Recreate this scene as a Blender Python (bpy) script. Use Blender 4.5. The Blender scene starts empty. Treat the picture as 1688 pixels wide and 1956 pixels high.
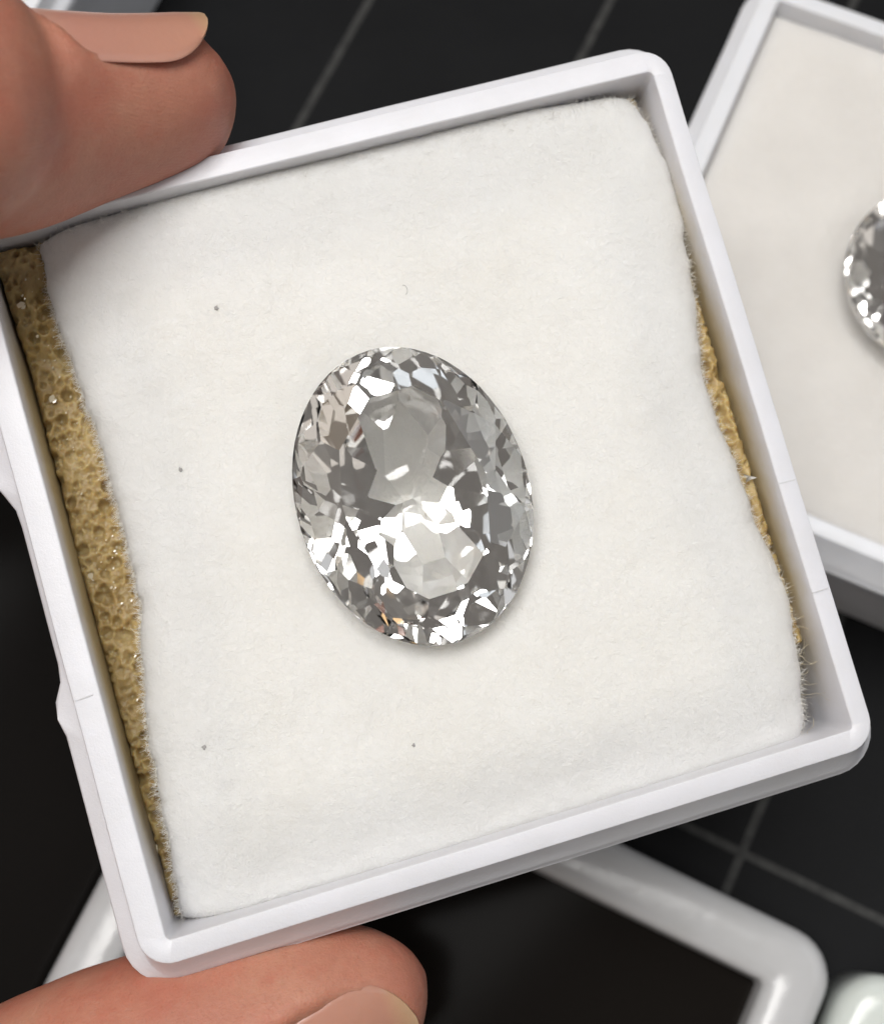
import bpy, bmesh, math, random
import numpy as np
from mathutils import Matrix, Vector, Euler
from mathutils import noise as mnoise
from mathutils.bvhtree import BVHTree

random.seed(7)
rng = np.random.default_rng(7)
C = bpy.context.scene.collection
scn = bpy.context.scene
scn.unit_settings.system = 'METRIC'
scn.unit_settings.scale_length = 0.01            # one unit is one centimetre

# ------------------------------------------------------------------ camera
IMG_W, IMG_H, FPX = 1688.0, 1956.0, 2800.0
CAM_LOC = Vector((4.45579, -1.31736, 11.62947))
CAM_ROT = Euler((0.27279, 0.02945, 0.45185), 'XYZ')
cam_data = bpy.data.cameras.new('camera')
cam = bpy.data.objects.new('camera', cam_data)
C.objects.link(cam)
cam.location = CAM_LOC
cam.rotation_euler = CAM_ROT
cam_data.sensor_fit = 'HORIZONTAL'
cam_data.sensor_width = 36.0
cam_data.lens = 36.0 * FPX / IMG_W
cam_data.clip_start = 0.1
cam_data.clip_end = 1000.0
cam_data.dof.use_dof = True
cam_data.dof.focus_distance = 7.72
cam_data.dof.aperture_fstop = 0.55
scn.camera = cam
CAM_M = CAM_ROT.to_matrix()

# pose of the hand-held box: origin in the middle of its rim plane
BOX_M = Matrix.Translation((3.17611, 0.5283, 4.22316)) @ Euler((0.20013, 0.07627, 0.74728), 'XYZ').to_matrix().to_4x4()
BOX_I = BOX_M.inverted()

# ------------------------------------------------------------------ light
world = bpy.data.worlds.new('World')
scn.world = world
world.use_nodes = True
bg = world.node_tree.nodes['Background']
bg.inputs[0].default_value = (1.0, 0.92, 0.85, 1)
bg.inputs[1].default_value = 0.14

def area_lamp(name, local, size, sizey, power, color, target=(0, 0, 0)):
    d = bpy.data.lights.new(name, 'AREA')
    d.shape = 'RECTANGLE'
    d.size, d.size_y = size, sizey
    d.energy = power
    d.color = color
    o = bpy.data.objects.new(name, d)
    C.objects.link(o)
    p = BOX_M @ Vector(local)
    t = BOX_M @ Vector(target)
    o.location = p
    o.rotation_euler = (t - p).to_track_quat('-Z', 'Y').to_euler()
    return o

area_lamp('ceiling_lamp', (-5, 11.5, 36), 25, 16, 14700, (1.0, 0.985, 0.955))
area_lamp('warm_lamp', (-55, 75, 75), 23, 23, 1500, (1.0, 0.62, 0.27))
area_lamp('cool_gem_fill', (105, 10, 70), 100, 80, 20000, (0.86, 0.93, 1.0))  # added cool fill, no real window; lightens the gem facets
area_lamp('left_gem_fill', (-105, 15, 45), 80, 60, 6000, (1.0, 0.86, 0.74))  # added dim fill at the left, something for the gem to reflect
area_lamp('back_gem_fill', (10, 110, 60), 90, 50, 6500, (0.95, 0.97, 1.0))  # added dim fill at the far side, breaks up dark facets
area_lamp('warm_gem_fill', (-70, -95, 65), 80, 70, 8000, (1.0, 0.92, 0.84))  # added warm fill from the lower left, brightens facets of the gem

scn.view_settings.view_transform = 'Standard'
scn.view_settings.look = 'None'
scn.view_settings.gamma = 1.0
scn.view_settings.exposure = 0.10
scn.render.engine = 'CYCLES'
cy = scn.cycles
cy.max_bounces = 20
cy.transmission_bounces = 18
cy.glossy_bounces = 8
cy.diffuse_bounces = 5
cy.caustics_reflective = True
cy.caustics_refractive = True
cy.blur_glossy = 0.3
cy.sample_clamp_indirect = 40.0
cy.use_denoising = True

# ------------------------------------------------------------------ helpers
def lin(r, g, b):
    f = lambda c: (c / 255 / 12.92) if c / 255 <= 0.04045 else ((c / 255 + 0.055) / 1.055) ** 2.4
    return (f(r), f(g), f(b), 1.0)

def LP(px, py, z=0.0):
    """box-local point at height z seen at photograph pixel (modelling aid)"""
    d = CAM_M @ Vector(((px - IMG_W / 2) / FPX, -(py - IMG_H / 2) / FPX, -1.0))
    o = BOX_I @ CAM_LOC
    dl = BOX_I.to_3x3() @ d
    s = (z - o.z) / dl.z
    return o + dl * s

def LPa(pts, z=0.0):
    return np.array([LP(x, y, z)[:] for x, y in pts])

def WP(px, py, Z):
    d = CAM_M @ Vector(((px - IMG_W / 2) / FPX, -(py - IMG_H / 2) / FPX, -1.0))
    return CAM_LOC + d * ((Z - CAM_LOC.z) / d.z)

def mesh_obj(name, verts, faces, mat=None, parent=None, smooth=True, angle=None, M=None):
    me = bpy.data.meshes.new(name)
    me.from_pydata([tuple(v) for v in verts], [], [tuple(int(i) for i in f) for f in faces])
    me.validate()
    if smooth:
        me.polygons.foreach_set('use_smooth', [True] * len(me.polygons))
        if angle is not None:
            me.set_sharp_from_angle(angle=math.radians(angle))
    me.update()
    if mat:
        for m in (mat if isinstance(mat, (list, tuple)) else [mat]):
            me.materials.append(m)
    o = bpy.data.objects.new(name, me)
    C.objects.link(o)
    if parent is not None:
        o.parent = parent
    if M is not None:
        o.matrix_world = M if parent is None else o.matrix_world
    return o

def empty(name, M):
    o = bpy.data.objects.new(name, None)
    C.objects.link(o)
    o.empty_display_size = 0.5
    o.matrix_world = M
    return o

def tag(o, label, cat, group=None):
    o['label'] = label
    o['category'] = cat
    if group:
        o['group'] = group
    return o

def struct(o):
    o['kind'] = 'structure'
    return o

class Mat:
    def __init__(s, name):
        s.m = bpy.data.materials.new(name)
        s.m.use_nodes = True
        s.t = s.m.node_tree
        s.b = s.t.nodes['Principled BSDF']
        s.out = s.t.nodes['Material Output']
    def n(s, typ, **kw):
        nd = s.t.nodes.new(typ)
        for k, v in kw.items():
            if k.startswith('i_'):
                nd.inputs[k[2:].replace('_', ' ')].default_value = v
            else:
                setattr(nd, k, v)
        return nd
    def l(s, a, b):
        s.t.links.new(a, b)
    def set(s, **kw):
        for k, v in kw.items():
            s.b.inputs[k.replace('_', ' ')].default_value = v
    def coord(s, kind='Object'):
        return s.n('ShaderNodeTexCoord').outputs[kind]
    def noise(s, scale, detail=4, rough=0.55, vec=None, distortion=0.0):
        nd = s.n('ShaderNodeTexNoise')
        nd.inputs['Scale'].default_value = scale
        nd.inputs['Detail'].default_value = detail
        nd.inputs['Roughness'].default_value = rough
        nd.inputs['Distortion'].default_value = distortion
        s.l(vec if vec is not None else s.coord(), nd.inputs['Vector'])
        return nd
    def ramp(s, fac, stops):
        r = s.n('ShaderNodeValToRGB')
        e = r.color_ramp.elements
        while len(e) < len(stops):
            e.new(0.5)
        for el, (p, c) in zip(e, stops):
            el.position = p
            el.color = c
        s.l(fac, r.inputs[0])
        return r
    def mix(s, a, b, fac, blend='MIX'):
        m = s.n('ShaderNodeMix', data_type='RGBA', blend_type=blend)
        for sock, v in ((m.inputs[0], fac), (m.inputs[6], a), (m.inputs[7], b)):
            if hasattr(v, 'is_output'):
                s.l(v, sock)
            else:
                sock.default_value = v
        return m.outputs[2]
    def bump(s, height, strength, dist=0.01, normal=None):
        b = s.n('ShaderNodeBump')
        b.inputs['Strength'].default_value = strength
        b.inputs['Distance'].default_value = dist
        s.l(height, b.inputs['Height'])
        if normal is not None:
            s.l(normal, b.inputs['Normal'])
        return b.outputs[0]

# ------------------------------------------------------------------ materials
def plastic(name, col, rough=0.38, bump=0.25, tan_bounce=False):
    k = Mat(name)
    k.set(Roughness=rough)
    k.b.inputs['Subsurface Weight'].default_value = 0.25
    k.b.inputs['Subsurface Radius'].default_value = (0.10, 0.09, 0.08)
    k.b.inputs['Subsurface Scale'].default_value = 1.0
    n1 = k.noise(3.0, 5)
    dirt = k.ramp(n1.outputs[0], [(0.3, (col[0] * 0.95, col[1] * 0.95, col[2] * 0.94, 1)), (0.65, col)])
    n3 = k.noise(26, 3, 0.7)
    sp = k.ramp(n3.outputs[0], [(0.74, (0, 0, 0, 1)), (0.80, (1, 1, 1, 1))])
    c2 = k.mix(dirt.outputs[0], (col[0] * 0.8, col[1] * 0.79, col[2] * 0.76, 1), sp.outputs[0])
    if tan_bounce:  # sponge's tan bounce light and wall shade, painted into the inner wall colour
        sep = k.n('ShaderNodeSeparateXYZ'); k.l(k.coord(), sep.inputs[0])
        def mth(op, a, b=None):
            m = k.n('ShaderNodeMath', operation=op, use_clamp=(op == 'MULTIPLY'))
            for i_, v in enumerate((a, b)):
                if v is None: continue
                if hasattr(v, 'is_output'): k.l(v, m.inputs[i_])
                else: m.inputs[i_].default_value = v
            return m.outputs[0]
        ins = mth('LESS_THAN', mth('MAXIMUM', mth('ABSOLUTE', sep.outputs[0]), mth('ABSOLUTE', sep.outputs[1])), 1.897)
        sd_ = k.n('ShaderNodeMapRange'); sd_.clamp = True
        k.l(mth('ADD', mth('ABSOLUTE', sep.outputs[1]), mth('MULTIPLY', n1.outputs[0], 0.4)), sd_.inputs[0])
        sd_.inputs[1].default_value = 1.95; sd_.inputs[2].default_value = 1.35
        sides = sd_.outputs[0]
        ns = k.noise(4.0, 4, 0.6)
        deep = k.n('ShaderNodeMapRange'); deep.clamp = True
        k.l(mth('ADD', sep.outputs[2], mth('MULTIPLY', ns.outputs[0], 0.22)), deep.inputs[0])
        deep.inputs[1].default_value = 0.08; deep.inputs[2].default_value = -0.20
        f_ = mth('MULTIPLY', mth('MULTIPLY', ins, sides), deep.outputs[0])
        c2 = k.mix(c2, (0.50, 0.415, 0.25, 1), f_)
    k.l(c2, k.b.inputs['Base Color'])
    n2 = k.noise(95, 4, 0.7)
    n4 = k.noise(9, 3, 0.6)
    nb = k.bump(n2.outputs[0], bump, 0.006)
    nb = k.bump(n4.outputs[0], 0.15, 0.02, nb)
    k.l(nb, k.b.inputs['Normal'])
    return k.m

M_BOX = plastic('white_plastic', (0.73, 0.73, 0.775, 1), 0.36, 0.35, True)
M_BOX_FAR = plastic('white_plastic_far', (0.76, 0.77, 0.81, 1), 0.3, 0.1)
M_FRAME = plastic('glossy_white_plastic', (0.54, 0.54, 0.55, 1), 0.18, 0.08)
M_FRAME2 = plastic('glossy_pale_green_plastic', (0.70, 0.74, 0.71, 1), 0.16, 0.05)

def felt_mat(name, c0, c1):
    k = Mat(name)
    k.set(Roughness=0.95)
    k.b.inputs['Subsurface Weight'].default_value = 0.65
    k.b.inputs['Subsurface Radius'].default_value = (0.22, 0.213, 0.20)
    k.b.inputs['Subsurface Scale'].default_value = 1.0
    k.b.inputs['Sheen Weight'].default_value = 0.25
    k.b.inputs['Sheen Roughness'].default_value = 0.6
    k.b.inputs['Specular IOR Level'].default_value = 0.1
    n1 = k.noise(1.6, 5, 0.6)
    r = k.ramp(n1.outputs[0], [(0.35, c0), (0.65, c1)])
    k.l(r.outputs[0], k.b.inputs['Base Color'])
    n2 = k.noise(32, 6, 0.75, distortion=1.0)
    n3 = k.noise(5.5, 4, 0.55)
    nb = k.bump(n2.outputs[0], 0.9, 0.020)
    nb = k.bump(n3.outputs[0], 0.7, 0.035, nb)
    k.l(nb, k.b.inputs['Normal'])
    return k.m

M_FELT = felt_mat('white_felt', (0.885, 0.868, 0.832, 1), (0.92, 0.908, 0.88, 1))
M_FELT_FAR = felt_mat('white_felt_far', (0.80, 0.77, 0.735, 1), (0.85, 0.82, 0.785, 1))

def fibre_mat(name, col):
    k = Mat(name)
    k.set(Base_Color=col, Roughness=0.6)
    k.b.inputs['Transmission Weight'].default_value = 0.0
    return k.m
M_FIBRE = fibre_mat('felt_fibre', (0.86, 0.84, 0.80, 1))
M_STRAND = fibre_mat('pale_strand', (0.72, 0.62, 0.42, 1))

def sponge_mat():
    k = Mat('yellow_sponge')
    k.set(Roughness=0.35)
    n1 = k.noise(5, 6, 0.65)
    r = k.ramp(n1.outputs[0], [(0.32, (0.32, 0.22, 0.09, 1)), (0.55, (0.43, 0.315, 0.14, 1)), (0.75, (0.54, 0.42, 0.22, 1))])
    k.l(r.outputs[0], k.b.inputs['Base Color'])
    k.b.inputs['Subsurface Weight'].default_value = 0.6
    k.b.inputs['Subsurface Radius'].default_value = (0.12, 0.085, 0.04)
    k.b.inputs['Subsurface Scale'].default_value = 1.0
    n2 = k.noise(40, 3, 0.6)
    k.l(k.bump(n2.outputs[0], 0.5, 0.02), k.b.inputs['Normal'])
    return k.m
M_SPONGE = sponge_mat()
kf = Mat('cell_film')
kf.set(Base_Color=(0.85, 0.78, 0.60, 1), Roughness=0.06, IOR=1.8)
kf.b.inputs['Transmission Weight'].default_value = 0.3
M_FILM = kf.m

def gem_mat():
    k = Mat('clear_crystal')
    k.set(Base_Color=(0.985, 0.985, 0.975, 1), Roughness=0.0, IOR=1.60)
    k.b.inputs['Transmission Weight'].default_value = 1.0
    return k.m
M_GEM = gem_mat()

def skin_mat():
    k = Mat('skin')
    k.set(Roughness=0.48)
    k.b.inputs['Specular IOR Level'].default_value = 0.35
    k.b.inputs['Subsurface Weight'].default_value = 0.35
    k.b.inputs['Subsurface Radius'].default_value = (0.16, 0.06, 0.03)
    k.b.inputs['Subsurface Scale'].default_value = 1.0
    n1 = k.noise(0.9, 4, 0.55)
    r = k.ramp(n1.outputs[0], [(0.3, lin(174, 110, 92)), (0.52, lin(185, 127, 106)), (0.72, lin(192, 143, 120))])
    n2 = k.noise(16, 5, 0.7)
    r2 = k.ramp(n2.outputs[0], [(0.35, (0.86, 0.82, 0.80, 1)), (0.65, (1, 1, 1, 1))])
    c = k.mix(r.outputs[0], r2.outputs[0], 0.6, 'MULTIPLY')
    n5 = k.noise(3.2, 5, 0.65)
    red = k.ramp(n5.outputs[0], [(0.45, (0, 0, 0, 1)), (0.72, (0.50, 0.50, 0.50, 1))])
    c = k.mix(c, lin(180, 98, 80), red.outputs[0])
    n6 = k.noise(70, 3, 0.7)
    pore = k.ramp(n6.outputs[0], [(0.30, (0.80, 0.74, 0.70, 1)), (0.45, (1, 1, 1, 1))])
    c = k.mix(c, pore.outputs[0], 0.5, 'MULTIPLY')
    k.l(c, k.b.inputs['Base Color'])
    w = k.n('ShaderNodeTexWave', wave_type='BANDS', bands_direction='DIAGONAL')
    w.inputs['Scale'].default_value = 17.0
    w.inputs['Distortion'].default_value = 11.0
    w.inputs['Detail'].default_value = 2.0
    w.inputs['Detail Scale'].default_value = 0.35
    k.l(k.coord(), w.inputs['Vector'])
    vo = k.n('ShaderNodeTexVoronoi', feature='DISTANCE_TO_EDGE')
    vo.inputs['Scale'].default_value = 30
    k.l(k.coord(), vo.inputs['Vector'])
    nb = k.bump(w.outputs[0], 0.085, 0.008)
    nb = k.bump(vo.outputs[0], 0.10, 0.012, nb)
    nb = k.bump(n6.outputs[0], 0.40, 0.010, nb)
    nb = k.bump(n2.outputs[0], 0.20, 0.018, nb)
    k.l(nb, k.b.inputs['Normal'])
    return k.m
M_SKIN = skin_mat()

def nail_mat():
    k = Mat('fingernail')
    k.set(Roughness=0.28)
    at = k.n('ShaderNodeAttribute', attribute_name='along')
    r = k.ramp(at.outputs['Fac'], [(0.0, lin(192, 144, 128)), (0.2, lin(186, 130, 114)), (0.86, lin(188, 134, 114)), (0.94, lin(190, 148, 118)), (1.0, lin(194, 158, 126))])
    k.l(r.outputs[0], k.b.inputs['Base Color'])
    k.b.inputs['Subsurface Weight'].default_value = 0.25
    k.b.inputs['Subsurface Radius'].default_value = (0.1, 0.05, 0.03)
    k.b.inputs['Subsurface Scale'].default_value = 1.0
    n2 = k.noise(14, 3, 0.6)
    k.l(k.bump(n2.outputs[0], 0.12, 0.02), k.b.inputs['Normal'])
    return k.m
M_NAIL = nail_mat()

def mat_surface():
    k = Mat('black_grid_mat')
    co = k.coord()
    sep = k.n('ShaderNodeSeparateXYZ')
    k.l(co, sep.inputs[0])
    def line(out, pitch, half):
        a = k.n('ShaderNodeMath', operation='DIVIDE'); k.l(out, a.inputs[0]); a.inputs[1].default_value = pitch
        b = k.n('ShaderNodeMath', operation='ADD'); k.l(a.outputs[0], b.inputs[0]); b.inputs[1].default_value = 0.5
        f = k.n('ShaderNodeMath', operation='FRACT'); k.l(b.outputs[0], f.inputs[0])
        s = k.n('ShaderNodeMath', operation='SUBTRACT'); k.l(f.outputs[0], s.inputs[0]); s.inputs[1].default_value = 0.5
        ab = k.n('ShaderNodeMath', operation='ABSOLUTE'); k.l(s.outputs[0], ab.inputs[0])
        lt = k.n('ShaderNodeMath', operation='LESS_THAN'); k.l(ab.outputs[0], lt.inputs[0]); lt.inputs[1].default_value = half / pitch
        return lt.outputs[0]
    mx = k.n('ShaderNodeMath', operation='MAXIMUM')
    k.l(line(sep.outputs[0], 2.0, 0.033), mx.inputs[0])
    k.l(line(sep.outputs[1], 8.0, 0.033), mx.inputs[1])
    n1 = k.noise(0.8, 4)
    nd_ = k.noise(38, 2, 0.6)
    dust = k.ramp(nd_.outputs[0], [(0.745, (0, 0, 0, 1)), (0.77, (1, 1, 1, 1))])
    base = k.ramp(n1.outputs[0], [(0.3, (0.0045, 0.0048, 0.0056, 1)), (0.7, (0.0075, 0.0078, 0.0088, 1))])
    nl = k.noise(7, 3)
    lc = k.ramp(nl.outputs[0], [(0.3, (0.030, 0.030, 0.030, 1)), (0.7, (0.062, 0.062, 0.060, 1))])
    col = k.mix(base.outputs[0], lc.outputs[0], mx.outputs[0])
    col = k.mix(col, (0.05, 0.05, 0.05, 1), dust.outputs[0])
    k.l(col, k.b.inputs['Base Color'])
    k.set(Roughness=0.6)
    k.b.inputs['Specular IOR Level'].default_value = 0.12
    n2 = k.noise(60, 3, 0.7)
    k.l(k.bump(n2.outputs[0], 0.3, 0.01), k.b.inputs['Normal'])
    return k.m
M_MAT = mat_surface()

kd = Mat('dark_window')
kd.set(Base_Color=(0.010, 0.0085, 0.0075, 1), Roughness=0.12)
kd.b.inputs['Specular IOR Level'].default_value = 0.015
M_DARK = kd.m
kt = Mat('dark_tray')
kt.set(Base_Color=(0.010, 0.009, 0.0085, 1), Roughness=0.2)
kt.b.inputs['Specular IOR Level'].default_value = 0.02
M_TRAY = kt.m
ks = Mat('lint')
ks.set(Base_Color=(0.36, 0.35, 0.34, 1), Roughness=0.9)
M_LINT = ks.m

# ------------------------------------------------------------------ table
g = 60
struct(mesh_obj('table_mat', [(-g, -g, 0), (g, -g, 0), (g, g, 0), (-g, g, 0)], [(0, 1, 2, 3)], M_MAT, smooth=False))

# ------------------------------------------------------------------ gem box
NS, NC = 40, 7
def ring(l, r, b, t, rad, z, h=2.0):
    x0, x1, y0, y1 = -h - l, h + r, -h - b, h + t
    pts = []
    for cx, cy, a0 in ((x1 - rad, y1 - rad, 0), (x0 + rad, y1 - rad, 90), (x0 + rad, y0 + rad, 180), (x1 - rad, y0 + rad, 270)):
        for i in range(NC + 1):
            a = math.radians(a0 + 90 * i / NC)
            pts.append((cx + rad * math.cos(a), cy + rad * math.sin(a), z))
        # straight run to the next corner
        a = math.radians(a0 + 90)
        ex, ey = cx + rad * math.cos(a), cy + rad * math.sin(a)
        if a0 == 0: nx, ny = x0 + rad, y1
        elif a0 == 90: nx, ny = x0, y0 + rad
        elif a0 == 180: nx, ny = x1 - rad, y0
        else: nx, ny = x1, y1 - rad
        for i in range(1, NS):
            f = i / NS
            pts.append((ex + (nx - ex) * f, ey + (ny - ey) * f, z))
    return np.array(pts)

def skin_rings(rings, cap0=True, cap1=True):
    n = len(rings[0])
    V = np.concatenate(rings)
    F = []
    for k in range(len(rings) - 1):
        for i in range(n):
            j = (i + 1) % n
            F.append((k * n + i, k * n + j, (k + 1) * n + j, (k + 1) * n + i))
    if cap0: F.append(tuple(range(n - 1, -1, -1)))
    if cap1: F.append(tuple(range((len(rings) - 1) * n, len(rings) * n)))
    return V, F

def gem_box_mesh(h=2.0, notch=True):
    def R(off, rad, z, l=None, r=None, b=None, t=None):
        return ring(off if l is None else l, off if r is None else r, off if b is None else b, off if t is None else t, rad, z, h)
    def I(off, rad, z):                         # inner face; the four walls differ a little in thickness
        return ring(off - 0.140, off - 0.108, off - 0.116, off - 0.124, rad, z, h)
    rings = [R(-0.10, 0.16, -1.78), R(-0.07, 0.18, -1.80 + 0.03),
             R(0.02, 0.22, -0.42), R(0.02, 0.22, -0.40),
             R(0.10, 0.24, -0.375, b=0.125, t=0.11, r=0.075), R(0.11, 0.25, -0.36, b=0.135, t=0.12, r=0.08),
             R(0.115, 0.25, -0.25, b=0.135, t=0.12, r=0.082), R(0.105, 0.25, -0.235, b=0.120, t=0.11, r=0.075),
             R(0.012, 0.18, -0.20, b=0.112, t=0.012), R(0.002, 0.17, -0.185, b=0.100, t=0.002),
             R(0.0, 0.165, -0.014), R(-0.004, 0.16, -0.004), R(-0.012, 0.155, 0.0),
             I(0.006, 0.034, 0.0), I(0.0, 0.03, -0.005), I(-0.003, 0.03, -0.03),
             I(0.006, 0.05, -1.60), I(-0.03, 0.05, -1.63)]
    V, F = skin_rings(rings)
    if notch:                                   # finger recess in the flange, with two raised lugs
        z, x, y = V[:, 2], V[:, 0], V[:, 1]
        sel = (x < -h - 0.03) & (z < -0.2) & (z > -0.41)
        d = np.abs(y)
        dep = np.clip((0.60 - d) / 0.16, 0, 1) * 0.055
        V[sel, 0] += dep[sel]
        lug = np.exp(-((d - 0.62) / 0.045) ** 2) * 0.055
        V[sel, 0] -= lug[sel]
    # hand-moulded unevenness
    for i in range(len(V)):
        q = Vector((V[i, 0] * 1.3, V[i, 1] * 1.3, V[i, 2]))
        V[i, 2] += 0.006 * mnoise.noise(q)
        V[i, 0] += 0.004 * mnoise.noise(q + Vector((9, 0, 0)))
        V[i, 1] += 0.004 * mnoise.noise(q + Vector((0, 9, 0)))
    return V, F

def make_box(M, label, mat, notch=True):
    V, F = gem_box_mesh(2.0, notch)
    e = empty('gem_box', M)
    tag(e, label, 'box', 'white plastic gem boxes')
    mesh_obj('tray', V, F, mat, e, True, 38)
    return e

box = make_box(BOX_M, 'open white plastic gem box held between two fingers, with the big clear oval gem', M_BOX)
# moulding marks: hairline seams across the rim, little nicks
def rim_mark(cx, cy, ang, L, w):
    c, s = math.cos(ang), math.sin(ang)
    v = [(cx + c * a - s * b, cy + s * a + c * b, z) for z in (-0.006, 0.006) for a, b in ((-L / 2, -w / 2), (L / 2, -w / 2), (L / 2, w / 2), (-L / 2, w / 2))]
    f = [(0, 1, 5, 4), (1, 2, 6, 5), (2, 3, 7, 6), (3, 0, 4, 7), (4, 5, 6, 7)]
    return v, f
k5 = Mat('seam')
k5.set(Base_Color=(0.60, 0.60, 0.62, 1), Roughness=0.5)
for (px, py, ang) in ((160, 1333, 0.06), (1503, 920, -0.02), (1566, 1128, 0.03)):
    p = LP(px, py, 0)
    v, f = rim_mark(p.x, p.y, ang, 0.092, 0.006)
    mesh_obj('mould_seam', v, f, k5.m, box, False)

# ------------------------------------------------------------------ gemstone (cut like a real one: planes taken off a block)
def clip_poly(polys, n, d):
    out, cut = [], []
    for P in polys:
        Q = []
        m = len(P)
        ds = [p.dot(n) - d for p in P]
        for i in range(m):
            a, b, da, db = P[i], P[(i + 1) % m], ds[i], ds[(i + 1) % m]
            if da <= 1e-9: Q.append(a)
            if (da > 1e-9) != (db > 1e-9):
                x = a + (b - a) * (da / (da - db))
                Q.append(x); cut.append(x)
        if len(Q) > 2: out.append(Q)
    if len(cut) > 2:
        c = sum(cut, Vector()) / len(cut)
        u = n.orthogonal().normalized(); w = n.cross(u)
        cut.sort(key=lambda p: math.atan2((p - c).dot(w), (p - c).dot(u)))
        Q = [cut[0]]
        for p in cut[1:]:
            if (p - Q[-1]).length > 1e-6: Q.append(p)
        if (Q[0] - Q[-1]).length < 1e-6: Q.pop()
        if len(Q) > 2: out.append(Q)
    return out

def cut_gem(a, b, crown, pav_tiers, crown_tiers, ng=64, rough=0.0, side=0.0):
    s = 2.0
    P = [Vector(v) for v in ((-s, -s, -s), (s, -s, -s), (s, s, -s), (-s, s, -s), (-s, -s, s), (s, -s, s), (s, s, s), (-s, s, s))]
    polys = [[P[i] for i in f] for f in ((3, 2, 1, 0), (4, 5, 6, 7), (0, 1, 5, 4), (1, 2, 6, 5), (2, 3, 7, 6), (3, 0, 4, 7))]
    r = random.Random(11)
    def tangent(t):
        n = Vector((math.cos(t) / a, math.sin(t) / b, 0)).normalized()
        return Vector((a * math.cos(t), b * math.sin(t), 0)), n
    for i in range(ng):
        t = 2 * math.pi * (i + 0.5) / ng
        p, n = tangent(t)
        polys = clip_poly(polys, n, p.dot(n))
    polys = clip_poly(polys, Vector((0, 0, 1)), crown)
    gh = 0.018
    for sgn, tiers in ((1, crown_tiers), (-1, pav_tiers)):
        for ti, (cnt, ph, th, inset) in enumerate(tiers):
            for i in range(cnt):
                t = 2 * math.pi * (i + ph) / cnt
                p, n = tangent(t)
                adj = -side * n.x * n.x if sgn < 0 else 0.0
                hh, d0, th0 = gh, 0.0, 0.0           # height of the profile at this facet's inset
                for k in range(ti + 1):
                    hh += (tiers[k][3] - d0) * math.tan(math.radians(th0 + (adj if k else 0))); d0, th0 = tiers[k][3], tiers[k][2]
                th2 = math.radians(th + adj + r.uniform(-rough, rough))
                N = Vector((n.x * math.sin(th2), n.y * math.sin(th2), sgn * math.cos(th2)))
                q = p - n * inset + Vector((0, 0, sgn * hh))
                polys = clip_poly(polys, N, q.dot(N) + r.uniform(0, 0.1) * 0.02 * rough)
    verts, faces, key = [], [], {}
    for Q in polys:
        f = []
        for p in Q:
            kx = (round(p.x, 5), round(p.y, 5), round(p.z, 5))
            if kx not in key:
                key[kx] = len(verts); verts.append(p.copy())
            if not f or f[-1] != key[kx]: f.append(key[kx])
        if len(f) > 1 and f[0] == f[-1]: f.pop()
        if len(set(f)) > 2: faces.append(f)
    return verts, faces

CROWN = [(20, 0.5, 45, 0.0), (10, 0.0, 38, 0.03), (10, 0.5, 27, 0.13)]
PAV = [(20, 0.5, 56, 0.0), (14, 0.0, 48, 0.05), (14, 0.5, 43.5, 0.13), (12, 0.0, 40, 0.22), (12, 0.5, 36.5, 0.32), (8, 0.0, 31, 0.43)]
GA, GB = 0.615, 0.800
gv, gf = cut_gem(GA, GB, 0.19, PAV, CROWN, rough=3.0, side=-7)
gz_min = min(v.z for v in gv)

gp = LP(789, 947, 0.0)
GEM_Z = 0.02                                    # girdle height in the box
gp = LP(789, 947, GEM_Z)
q0, q1 = LP(789 - 88, 947 - 278, GEM_Z), LP(789 + 88, 947 + 278, GEM_Z)
GEM_ROT = math.atan2((q0 - q1).y, (q0 - q1).x) - math.pi / 2
GEM_L = Matrix.Translation(gp) @ Matrix.Rotation(GEM_ROT, 4, 'Z') @ Matrix.Rotation(math.radians(1.5), 4, 'X')
gem = mesh_obj('gemstone', gv, gf, M_GEM, None, False)
gem.matrix_world = BOX_M @ GEM_L
tag(gem, 'large clear oval faceted gemstone lying in the middle of the white felt', 'gemstone', 'clear faceted gemstones')

def gem_pit(X, Y, gx, gy, rot, a, b, depth, grow=1.06):
    """height of the hollow the stone presses into the pad (0 outside)"""
    c, s = math.cos(-rot), math.sin(-rot)
    u = (X - gx) * c - (Y - gy) * s
    v = (X - gx) * s + (Y - gy) * c
    rr = np.sqrt((u / (a * grow)) ** 2 + (v / (b * grow)) ** 2)
    return np.clip(1 - rr, 0, 1), rr

# ------------------------------------------------------------------ felt pad
def interp_curve(P, n):
    P = np.asarray(P, float)
    d = np.r_[0, np.cumsum(np.linalg.norm(np.diff(P, axis=0), axis=1))]
    t = np.linspace(0, d[-1], n)
    out = np.stack([np.interp(t, d, P[:, k]) for k in range(P.shape[1])], 1)
    for _ in range(3):
        out[1:-1] = (out[:-2] + 2 * out[1:-1] + out[2:]) / 4
    return out

def nz(X, Y, sc, seed=0.0, octs=3):
    out = np.zeros(X.shape)
    it = np.nditer([X, Y, out], op_flags=[['readonly'], ['readonly'], ['writeonly']])
    for x, y, o in it:
        o[...] = mnoise.fractal(Vector((float(x) * sc, float(y) * sc, seed)), 1.0, 2.0, octs)
    return out

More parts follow.
